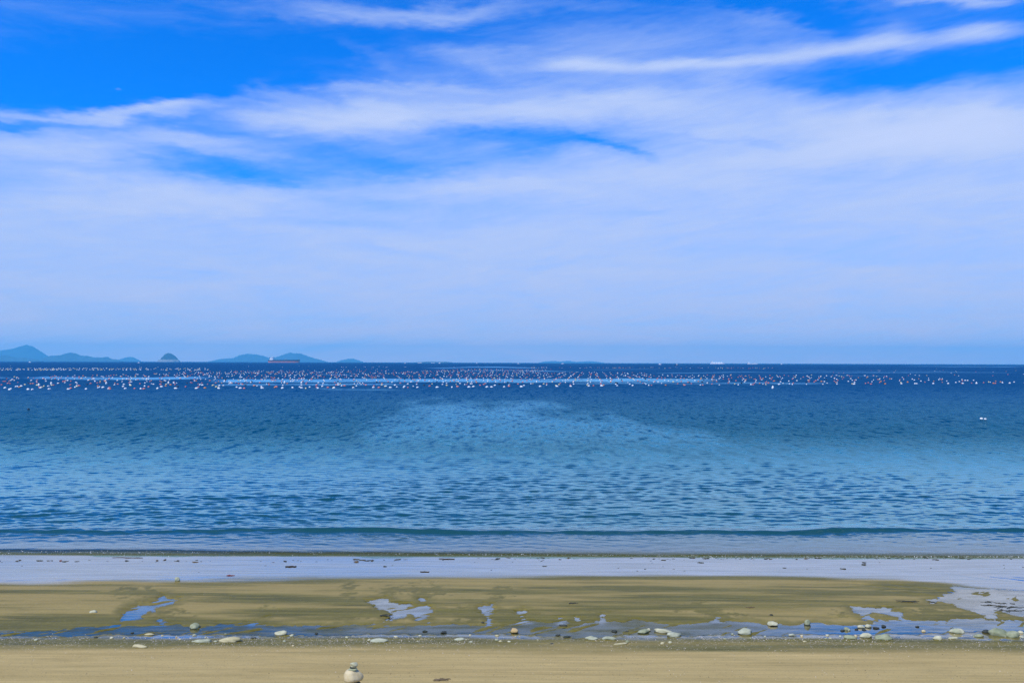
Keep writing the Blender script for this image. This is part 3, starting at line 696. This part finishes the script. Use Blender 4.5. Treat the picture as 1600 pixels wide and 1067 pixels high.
for x, y, c, s in spots_vis[:295]:
    o = bpy.data.objects.new('float', FM[c]); col.objects.link(o)
    o.location = (x, y, 0); o.rotation_euler = (fr.uniform(-.15, .15), fr.uniform(-.25, .25), fr.uniform(0, 6.28)); s *= .76 if y < 172 else .66; o.scale = (s, s, s)
    o['label'] = FLAB[c]; o['category'] = 'float'; o['group'] = FGRP[c]
far_m = bpy.data.meshes.new('far_floats'); bm = bmesh.new()
keys = list(FCOL)
for x, y, c, s in spots_vis[295:]:
    r = bmesh.ops.create_icosphere(bm, subdivisions=1, radius=1.0, matrix=Matrix.Translation((x, y, .12 * s)) @ Matrix.Rotation(fr.uniform(0, 3.14), 4, 'Z') @ Matrix.Diagonal((.27 * s, .19 * s, .19 * s, 1)))
    for v in r['verts']:
        for f in v.link_faces: f.material_index = keys.index(c)
bm.to_mesh(far_m); bm.free()
for k in keys: far_m.materials.append(FMAT[k])
link('far_floats', far_m, None, kind='stuff', label='far rows of tiny coloured floats of the sea farm', category='floats')

def lone_float(px, py, c, s, label, up=False):
    x, y = sea_pt(px, py)
    o = bpy.data.objects.new('float', FM[c]); col.objects.link(o)
    o.location = (x, y, 0.02); o.scale = (s, s, s * (1.5 if up else 1)); o.rotation_euler = (0, R(-70) if up else .1, .5)
    o['label'] = label; o['category'] = 'float'
lone_float(1533.5, 655.5, 'white', .5, 'larger left one of the two white floats alone in open water')
lone_float(1539.5, 655.8, 'white', .40, 'smaller right one of the two white floats alone in open water')
lone_float(44.5, 640, 'black', .34, 'lone black float on dark water nearer than the float rows')
for px, py in [(60, 603), (79.5, 600.5), (165.5, 600), (351, 597), (360, 600), (445, 599), (471, 599.5), (1208, 607), (263, 599.5)]:
    x, y = sea_pt(px, py)
    o = bpy.data.objects.new('float', FM['white']); col.objects.link(o); o.location = (x, y, .12); o.rotation_euler = (0, R(82), fr.uniform(0, 3)); o.scale = (1.1, .9, .9)
    o['label'] = 'white float standing upright and taller than those around it'; o['category'] = 'float'; o['group'] = 'upright white floats of the sea farm'

# ------------------------------------------------------------------ stones
def stone_mat(name, a, b, c):
    m, t, out = new_mat(name)
    oc = t.n('ShaderNodeTexCoord').outputs['Object']
    oi = t.n('ShaderNodeObjectInfo').outputs['Random']
    pv = t.vm('ADD', oc, t.n('ShaderNodeCombineXYZ', i={0: t.m('MULTIPLY', oi, 31.0), 1: t.m('MULTIPLY', oi, 17.0)}).outputs[0])
    n = t.noise(pv, 7.0, 6.0, 0.65); n2 = t.noise(pv, 40.0, 3.0, 0.6); n3 = t.noise(pv, 3.0, 4.0, 0.6)
    cc = t.mix(t.ss(n, 0.32, 0.68), C(*a), C(*b))
    cc = t.mix(t.ss(n3, 0.55, 0.72, 0, .7), cc, C(*c))
    cc = t.mix(t.ss(n2, 0.60, 0.72, 0, .35), cc, C(a[0] * .35, a[1] * .35, a[2] * .33))
    bp = t.n('ShaderNodeBump', i={'Strength': .5, 'Distance': .012, 'Height': t.m('ADD', n, t.m('MULTIPLY', n2, .4))})
    t.set(out.inputs[0], principled(t, Base_Color=cc, Roughness=0.75, Normal=bp.outputs[0]).outputs[0])
    return m
SM = {'pale': stone_mat('pale_stone', (.40, .38, .22), (.55, .52, .33), (.27, .30, .17)), 'green': stone_mat('grey_green_stone', (.22, .24, .125), (.34, .35, .20), (.15, .18, .09)),
      'cream': stone_mat('cream_stone', (.50, .40, .20), (.62, .52, .30), (.38, .30, .11)), 'yellow': stone_mat('ochre_stone', (.50, .34, .12), (.62, .48, .22), (.30, .18, .07)),
      'tan': stone_mat('tan_stone', (.40, .35, .17), (.50, .44, .24), (.27, .24, .11)), 'dark': stone_mat('dark_stone', (.020, .028, .020), (.05, .055, .04), (.03, .045, .02)),
      'blue': stone_mat('bluish_stone', (.33, .34, .21), (.47, .47, .32), (.21, .23, .13))}
def stone_mesh(seed, w_, d_, h_, point=0.0, flat=0.25, sub=3, lump=.24, square=1.0):
    bm = bmesh.new(); bmesh.ops.create_icosphere(bm, subdivisions=sub, radius=1.0)
    rr = np.random.default_rng(seed)
    co = np.array([v.co[:] for v in bm.verts])
    if square != 1.0: co = np.sign(co) * np.abs(co) ** square
    for k in range(7):            # facet the pebble with a few soft planes
        nrm = rr.normal(size=3); nrm /= np.linalg.norm(nrm); dcut = rr.uniform(.66, .92)
        over = np.maximum(co @ nrm - dcut, 0); co -= 0.8 * over[:, None] * nrm
    q = fbm(co[:, 0] * 1.7 + seed, co[:, 1] * 1.7 + co[:, 2] * 1.3, 3, seed) - .5
    q2 = fbm(co[:, 0] * 5 + seed, co[:, 1] * 5 + co[:, 2] * 4, 2, seed + 9) - .5
    co *= (1 + lump * 2 * q + .10 * q2)[:, None]
    co[:, 2] = np.where(co[:, 2] < -flat, -flat + (co[:, 2] + flat) * .25, co[:, 2])
    sk = rr.uniform(-point, point) if point else 0
    co[:, 0] += sk * np.maximum(co[:, 2], 0)
    if point: co[:, :2] *= (1 - .35 * point * np.clip(co[:, 2], 0, 1))[:, None]
    co[:, 2] -= co[:, 2].min(); co -= [*((co.max(0) + co.min(0)) / 2)[:2], 0]
    ext = co.max(0) - co.min(0); co = co / ext * [w_, d_, h_]
    for v, c_ in zip(bm.verts, co): v.co = c_
    for f in bm.faces: f.smooth = True
    me = bpy.data.meshes.new('stone'); bm.to_mesh(me); bm.free()
    return me
SCOUNT = [0]
def stone(px, py, wp, hp, kind, label, group=None, name='stone', point=.3, sink=.12):
    """px,py: middle of the stone in the photo, wp/hp its width and height there"""
    SCOUNT[0] += 1
    x, y, z = ground_pt(px, py + hp / 2)
    s = math.hypot(y, CAM_H) / F
    w_ = wp * s
    cosv = y / math.hypot(y, CAM_H)
    d_ = min(w_ * .75, hp * s * 1.6)
    h_ = max((hp * s - d_ * .32 * .6) / cosv, hp * s * .55) * 1.1
    me = stone_mesh(SCOUNT[0] * 7 + 3, w_, d_, h_ * (1 + sink), point)
    o = link(name, me, SM[kind], None, label=label, category='stone')
    o.location = (x, y + d_ * .45, float(base_h(np.array(x), np.array(y))) - h_ * sink - .004)
    o.rotation_euler = (0, 0, random.uniform(-.25, .25))
    if group: o['group'] = group
    return o
STONES = [
 (276, 904.5, 8, 6.5, 'pale', 'round pale stone alone at the edge of the shining wet sand'),
 (144, 955, 12, 4.5, 'pale', 'flat pale stone alone on the brown sand bar'),
 (302, 978, 14, 8.5, 'green', 'round grey-green stone standing in the channel'),
 (232, 990.5, 15, 3.5, 'tan', 'thin flat stone on the near edge of the channel, left of the round grey-green stone'),
 (313, 1001, 29, 5, 'blue', 'long flat bluish stone beside the long yellowish stone'),
 (357, 999, 34, 8.5, 'tan', 'long low yellowish stone, the widest stone in the left half'),
 (217, 1009, 24, 5, 'tan', 'sand-coloured slab half sunk in the pebbly sand'),
 (437, 988.5, 20, 7, 'pale', 'pale domed stone in the channel right of the yellowish stone'),
 (592, 1000, 27, 6, 'blue', 'pale flat pointed stone at the near edge of the channel'),
 (718, 998, 17, 4, 'blue', 'small flat bluish stone at the near edge of the channel'),
 (804, 985, 12, 7, 'yellow', 'small orange-yellow stone in the channel'),
 (925, 996.5, 20, 5.5, 'blue', 'left one of two flat bluish stones lying side by side'),
 (952, 996.5, 22, 5.5, 'blue', 'right one of two flat bluish stones lying side by side'),
 (1006, 986, 18, 6, 'green', 'low greenish stone with a pale pebble on its end'),
 (1014, 983, 6, 4, 'pale', 'pale pebble on the end of a low greenish stone'),
 (1037, 985, 27, 5.5, 'pale', 'long flat pale stone lying behind a wedge-shaped stone'),
 (1055, 991, 24, 7.5, 'blue', 'wedge-shaped bluish stone in front of a long flat pale stone'),
 (1167, 986.5, 24, 10, 'blue', 'large bluish pointed stone standing alone in the channel'),
 (1209, 974, 15, 6.5, 'pale', 'pale domed stone at the far edge of the channel'),
 (1263, 972, 10, 8, 'green', 'upright egg-shaped greenish stone at the far edge of the channel'),
 (1324, 982, 8, 5, 'green', 'small greenish stone left of the pair of pale pebbles in the channel'),
 (1347, 978.5, 11, 4.5, 'pale', 'left one of a pair of pale pebbles in the channel'),
 (1358, 977.5, 10, 5, 'pale', 'right one of a pair of pale pebbles in the channel'),
 (1330, 995, 19, 5.5, 'green', 'flat grey-green stone left of the domed stones on the near bank'),
 (1355, 992.5, 18, 7, 'pale', 'domed pale stone on the near bank behind the big grey-green one'),
 (1383, 995, 26, 8.5, 'green', 'big rounded grey-green stone on the near bank'),
 (1444, 985, 6, 3.5, 'cream', 'tiny whitish pebble by the water'),
 (1467, 996, 14, 6, 'pale', 'small domed pale stone alone on the near bank'),
 (1498, 985.5, 23, 8, 'pale', 'pointed pale stone at the water on the right'),
 (1490, 996, 16, 3, 'pale', 'thin flat pale stone on the near bank'),
 (1531, 992.5, 16, 5, 'green', 'flat greenish stone left of the two big boulders'),
 (1545, 986, 17, 5, 'dark', 'dark weedy stone behind the flat greenish stone on the right'),
 (1567, 988.5, 30, 12, 'green', 'big greenish boulder, the largest stone on the right'),
 (1586, 991, 22, 9.5, 'green', 'rounded boulder leaning on the largest stone on the right'),
 (1597, 987, 9, 4, 'pale', 'small pale stone behind the boulders at the right edge'),
 (1598, 994.5, 8, 2.5, 'blue', 'thin bluish stone in front of the boulders at the right edge'),
 (1238, 991, 11, 3, 'blue', 'thin bluish pebble in the wet shingle right of the pointed stone'),
 (970, 1005, 24, 2.6, 'tan', 'thin sand-coloured slab before the two flat bluish stones'),
 (44, 851, 12, 4, 'dark', 'dark rock breaking the shallow water at the left'),
]
for s in STONES: stone(*s)
for px, py, wp, hp in [(693, 987, 9, 3.5), (664, 985, 8, 2.6), (494, 988.5, 6, 2.2), (880, 976.5, 13, 3.2), (960, 985, 9, 3), (980, 986, 7, 2.4), (872, 991, 8, 2.2), (886, 994, 13, 3), (862, 1005, 7, 2.2), (1317, 984, 7, 2.6), (1339, 982, 6, 2.2),
                       (1351, 983, 6, 2.2), (1370, 980, 10, 3), (1382, 977, 7, 3.4), (149, 995, 6, 2.2), (326, 986, 9, 2.4), (754, 972, 5, 2.4), (1434, 978, 6, 2), (206, 988, 5, 2), (395, 996, 9, 2.5)]:
    stone(px, py, wp, hp, 'dark', 'small dark pebble lying in or beside the channel', 'small dark pebbles of the channel', 'pebble')
pr = random.Random(8)
for k in range(48):
    px = pr.uniform(0, 1600); py = pr.gauss(997, 5)
    wp = pr.uniform(3, 7)
    stone(px, py, wp, wp * pr.uniform(.35, .55), pr.choice(['pale', 'cream', 'green', 'tan', 'blue']), 'tiny pebble half buried along the near bank of the channel', 'tiny pebbles along the near bank', 'pebble')

# the stack of stones in the foreground
cx, cyy, cz = ground_pt(552, 1083)
S = 1.0 / (F / math.hypot(cyy, CAM_H))
def piled(name, wp, dp, hp, kind, label, dxp, zb, seed, tilt=(0, 0), dyp=0, point=.0, flat=.5, lump=.10, square=1.0):
    me = stone_mesh(seed, wp * S, dp * S, hp * S, point, flat, 3, lump, square)
    o = link(name, me, SM[kind], None, label=label, category='stone', group='stones stacked in the foreground cairn')
    o.location = (cx + dxp * S, cyy + dyp * S, cz + zb * S); o.rotation_euler = (tilt[0], tilt[1], random.uniform(-.2, .2))
    return o
piled('stone', 21, 20, 20, 'dark', 'dark stone under the right side of the cream stone in the stack', 3.5, -3, 91)
piled('stone', 13, 18, 17, 'blue', 'bluish stone under the left side of the cream stone in the stack', -12.5, -3, 92)
piled('stone', 28, 24, 18.6, 'cream', 'large rounded cream stone in the middle of the stack', 0, 16.6, 93, (0, .05), flat=.7, lump=.09, square=.80)
piled('stone', 13, 10, 2.4, 'green', 'thin grey plate lying on the large cream stone', -.5, 34.2, 94, (.1, -.06), dyp=-2)
piled('stone', 9, 7, 2.8, 'dark', 'small dark stone wedged near the top of the stack', -.6, 36.0, 95, dyp=-1.5)
piled('stone', 9.5, 7, 1.5, 'pale', 'small thin slip of stone under the top stone of the stack', .8, 38.4, 96, (0, .08), dyp=-1.5)
piled('stone', 11, 8, 5.2, 'pale', 'small pale rounded stone crowning the stack', .8, 39.4, 97, (0, .14), dyp=-1.5, flat=.4)

# ------------------------------------------------------------------ seaweed, driftwood and shells
m_weed = simple_mat('seaweed', (.022, .026, .012), .6, .8, 8.0)
m_weedb = simple_mat('brown_seaweed', (.10, .065, .022), .6, .8, 8.0)
m_red = simple_mat('red_seaweed', (.20, .035, .02), .6, .6, 8.0)
m_wood = simple_mat('driftwood', (.045, .036, .022), .8, .7, 8.0)
def weed_mesh(seed, w_, d_, h_, n=14):
    """a heap of crossing ribbons with thickness"""
    rr = random.Random(seed); bm = bmesh.new()
    for k in range(n):
        x, y = rr.gauss(0, w_ * .22), rr.gauss(0, d_ * .22)
        a = rr.gauss(0, .5); l = w_ * rr.uniform(.15, .42); wd = max(.004, d_ * rr.uniform(.04, .10)); th = .003
        zz = h_ * rr.uniform(.05, .55); up = h_ * rr.uniform(.2, .5)
        pts = []
        for q in range(5):
            tt = q / 4 - .5
            pts.append((x + math.cos(a + tt * rr.uniform(-.6, .6)) * l * tt * 2, y + math.sin(a) * l * tt * 2 + rr.uniform(-1, 1) * d_ * .05, zz + up * (1 - (2 * tt) ** 2) * rr.uniform(.6, 1)))
        prev = None
        for (xx, yy, z_) in pts:
            ring = [bm.verts.new((xx, yy - wd, z_)), bm.verts.new((xx, yy, z_ + th * 2)), bm.verts.new((xx, yy + wd, z_)), bm.verts.new((xx, yy, z_ - th))]
            if prev:
                for i in range(4): bm.faces.new((prev[i], prev[(i + 1) % 4], ring[(i + 1) % 4], ring[i]))
            prev = ring
    bmesh.ops.recalc_face_normals(bm, faces=bm.faces)
    me = bpy.data.meshes.new('seaweed'); bm.to_mesh(me); bm.free(); return me
def weed(px, py, wp, hp, label, mat=None, group=None, seed=None, n=14, name='seaweed'):
    x, y, z = ground_pt(px, py)
    s = math.hypot(y, CAM_H) / F
    me = weed_mesh(seed or int(px * 3 + py), wp * s, hp * s * 1.5, hp * s * .5 + .004, n)
    o = link(name, me, mat or m_weed, None, label=label, category='seaweed')
    o.location = (x, y, max(float(base_h(np.array(x), np.array(y))), 0.0) - .004)
    if group: o['group'] = group
    return o
for a in [(604, 962, 21, 4.5, 'dark clump of seaweed at the near side of the biggest middle pool'), (893, 942.5, 10, 3, 'small dark star of seaweed alone on the sand bar'),
          (1419, 940, 22, 3.5, 'dark strip of seaweed on the sand left of the big right-hand pool'), (1457, 941, 8, 3, 'short dark tuft of seaweed at the left tip of the big right-hand pool'),
          (1546, 941, 17, 3, 'longest dark strand of seaweed inside the big right-hand pool'), (1565, 942.5, 13, 2.2, 'thin strand of seaweed right of the longest strand in the big pool'),
          (1583, 943.3, 6, 2, 'small scrap of seaweed at the right in the big pool'), (1350, 882, 6, 2.4, 'dark scrap of seaweed alone on the shining wet sand at the right'),
          (1205, 961, 6, 3, 'small dark tuft of seaweed at the edge of the sand bar above the channel')]: weed(*a)
weed(360, 899, 9, 2, 'reddish scrap of seaweed on the shining wet sand', m_red)
weed(688, 1062, 16, 6, 'brown crumbs of seaweed on the dry sand in the foreground', m_weedb, n=18)
weed(557, 877.8, 8, 3.2, 'brown lump of seaweed on the shining wet sand', m_weedb)
weed(1570, 949, 40, 1.5, 'faint long strand of seaweed low in the big right-hand pool', m_weed, n=8)
weed(1171, 948.8, 12, 1.6, 'thin brown strand of seaweed on the sand bar right of centre', m_weedb, n=8)
def stick(px, py, wp, label, th=.010):
    x, y, z = ground_pt(px, py); s = math.hypot(y, CAM_H) / F; l = wp * s
    rr = random.Random(int(px)); bm = bmesh.new(); prev = None
    for q in range(7):
        u = q / 6 - .5; r_ = th * (1 - .5 * abs(u)); cx_, cy_, cz_ = u * l, rr.uniform(-.02, .02), r_ * .6 + rr.uniform(0, .006)
        ring = [bm.verts.new((cx_, cy_ + r_ * math.cos(k * 1.0472), cz_ + r_ * math.sin(k * 1.0472))) for k in range(6)]
        if prev:
            for i in range(6): bm.faces.new((prev[i], prev[(i + 1) % 6], ring[(i + 1) % 6], ring[i]))
        else: bm.faces.new(list(reversed(ring)))
        prev = ring
    bm.faces.new(prev); bmesh.ops.recalc_face_normals(bm, faces=bm.faces)
    me = bpy.data.meshes.new('stick'); bm.to_mesh(me); bm.free()
    o = link('stick', me, m_wood, None, label=label, category='driftwood'); o.location = (x, y, max(float(base_h(np.array(x), np.array(y))), 0)); o.rotation_euler = (0, 0, rr.uniform(-.06, .06))
stick(454.5, 885.2, 16, 'dark straight stick on the shining wet sand, left of centre', .016)
stick(663.5, 893.3, 14, 'thin dark stick on the shining wet sand close to the sand bar')
stick(698, 873.3, 24, 'long slanting stick at the water\'s edge near the centre')
stick(200, 871, 46, 'very long thin stick lying along the water\'s edge at the left', .007)
WL = 'small dark scrap of seaweed on the strand line at the water\'s edge'
wm = [weed_mesh(700 + k, .085, .035, .010, 6) for k in range(8)]
for m_ in wm: m_.materials.append(m_weed)
wmb = [weed_mesh(720 + k, .09, .04, .012, 6) for k in range(3)]
for m_ in wmb: m_.materials.append(m_weedb)
wr2 = random.Random(21)
for k in range(210):
    px = wr2.uniform(-20, 1620)
    if fbm(np.array(px * .013), np.array(0.0), 2, 5) < .42 and wr2.random() < .7: continue
    base = np.interp(px, [0, 400, 800, 1200, 1600], [876.5, 876.5, 872.5, 872.5, 871.5])
    py = base + (wr2.gauss(0, 1.0) if wr2.random() < .85 else wr2.uniform(2, 20))
    x, y, z = ground_pt(px, py)
    o = bpy.data.objects.new('seaweed', wr2.choice(wm if wr2.random() < .85 else wmb)); col.objects.link(o)
    s = wr2.choice([.35, .4, .45, .6, .8, 1.2]); o.scale = (s * wr2.uniform(.8, 1.7), s, s); o.rotation_euler = (0, 0, wr2.uniform(-.4, .4))
    o.location = (x, y, max(z, 0.0)); o['label'] = WL; o['category'] = 'seaweed'; o['group'] = 'seaweed scraps of the strand line'
for px, py, c in [(27, 876.5, m_wood), (31, 875, m_weed), (95, 876, m_red), (198, 876, m_weed), (258, 874.5, m_wood), (246, 875.5, m_weedb), (278, 876, m_wood)]:
    weed(px, py, 3.6, 2.4, {'dark_wood': ''}.get(c.name, 'tiny ' + {'driftwood': 'dark brown', 'seaweed': 'black', 'red_seaweed': 'bright red', 'brown_seaweed': 'brown'}[c.name] + ' tuft of seaweed on the left strand line'), c,
         'tufts on the left strand line', n=9)

def flecks(name, n, fn, mat, label, cat):
    """thousands of tiny shell chips, each a low pyramid"""
    V, Fc = [], []
    rr = np.random.default_rng(33)
    for k in range(n):
        x, y, z, s = fn(rr)
        a = rr.uniform(0, 6.28); b = len(V)
        for q in range(3):
            V.append((x + s * math.cos(a + q * 2.1) * rr.uniform(.6, 1.3), y + s * math.sin(a + q * 2.1) * rr.uniform(.6, 1.3), z - .003))
        V.append((x, y, z + s * rr.uniform(.35, .8)))
        Fc += [(b, b + 1, b + 3), (b + 1, b + 2, b + 3), (b + 2, b, b + 3)]
    me = bpy.data.meshes.new(name); me.from_pydata(V, [], Fc); me.update()
    link(name, me, mat, None, kind='stuff', label=label, category=cat)
import bisect
def sand_z(x, y):
    i = min(max(bisect.bisect_left(xs, x), 0), len(xs) - 1); j = min(max(bisect.bisect_left(ys, y), 0), len(ys) - 1)
    return float(GZ[j, i])
m_shell = simple_mat('shell', (.66, .58, .46), .5, .5, 20.0)
CL = {}
def shell_spot(rr):
    while True:
        py = rr.choice([rr.normal(1001, 4), rr.normal(1008, 8), rr.uniform(996, 1066)], p=[.55, .36, .09]); px = rr.uniform(-60, 1660)
        if py < 989: continue
        d = fbm(np.array(px * .006), np.array(py * .09), 3, 301)
        if rr.random() < np.clip((d - .30) * 2.6, .06, 1): break
    v = ray(px, py); t_ = (.14 - CAM_H) / v[2]
    for _ in range(3):
        p = v * t_; z = sand_z(p[0], p[1]); t_ = (z - CAM_H) / v[2]
    return p[0], p[1], z, rr.choice([.0045, .0065, .010, .014], p=[.4, .33, .2, .07])
flecks('shell_fragments', 7000, shell_spot, m_shell, 'white broken shell chips scattered over the near bank of sand', 'shells')
m_foam = simple_mat('foam', (.85, .85, .80), .6, .2, 20.0)
def foam_spot(rr):
    while True:
        px = rr.uniform(-60, 1660); w_ = np.interp(px, [0, 400, 900, 1600], [6, 5, 2.2, 1.2])
        py = np.interp(px, [0, 400, 800, 1200, 1600], [862, 861.5, 866, 869.5, 869.8]) + rr.normal(0, .45) * w_
        if rr.random() < .25 + .75 * fbm(np.array(px * .01), np.array(py * .2), 2, 311): break
    v = ray(px, py); t_ = (.012 - CAM_H) / v[2]; p = v * t_
    return p[0], p[1], max(.006, sand_z(p[0], p[1])) + .008, rr.choice([.004, .006, .009, .013], p=[.4, .3, .2, .1])
flecks('foam_flecks', 1300, foam_spot, m_foam, 'white flecks of foam along the edge of the water', 'foam')
m_bit = simple_mat('dark_grit', (.06, .05, .03), .8, .5, 20.0)
def bit_spot(rr):
    px = rr.uniform(-60, 1660); py = rr.choice([rr.uniform(1000, 1067), rr.normal(1053, 3)])
    v = ray(px, py); t_ = (.2 - CAM_H) / v[2]
    for _ in range(3):
        p = v * t_; z = sand_z(p[0], p[1]); t_ = (z - CAM_H) / v[2]
    return p[0], p[1], z, rr.choice([.006, .009, .014])
flecks('seaweed_crumbs', 260, bit_spot, m_bit, 'dark crumbs of weed on the dry sand', 'seaweed')
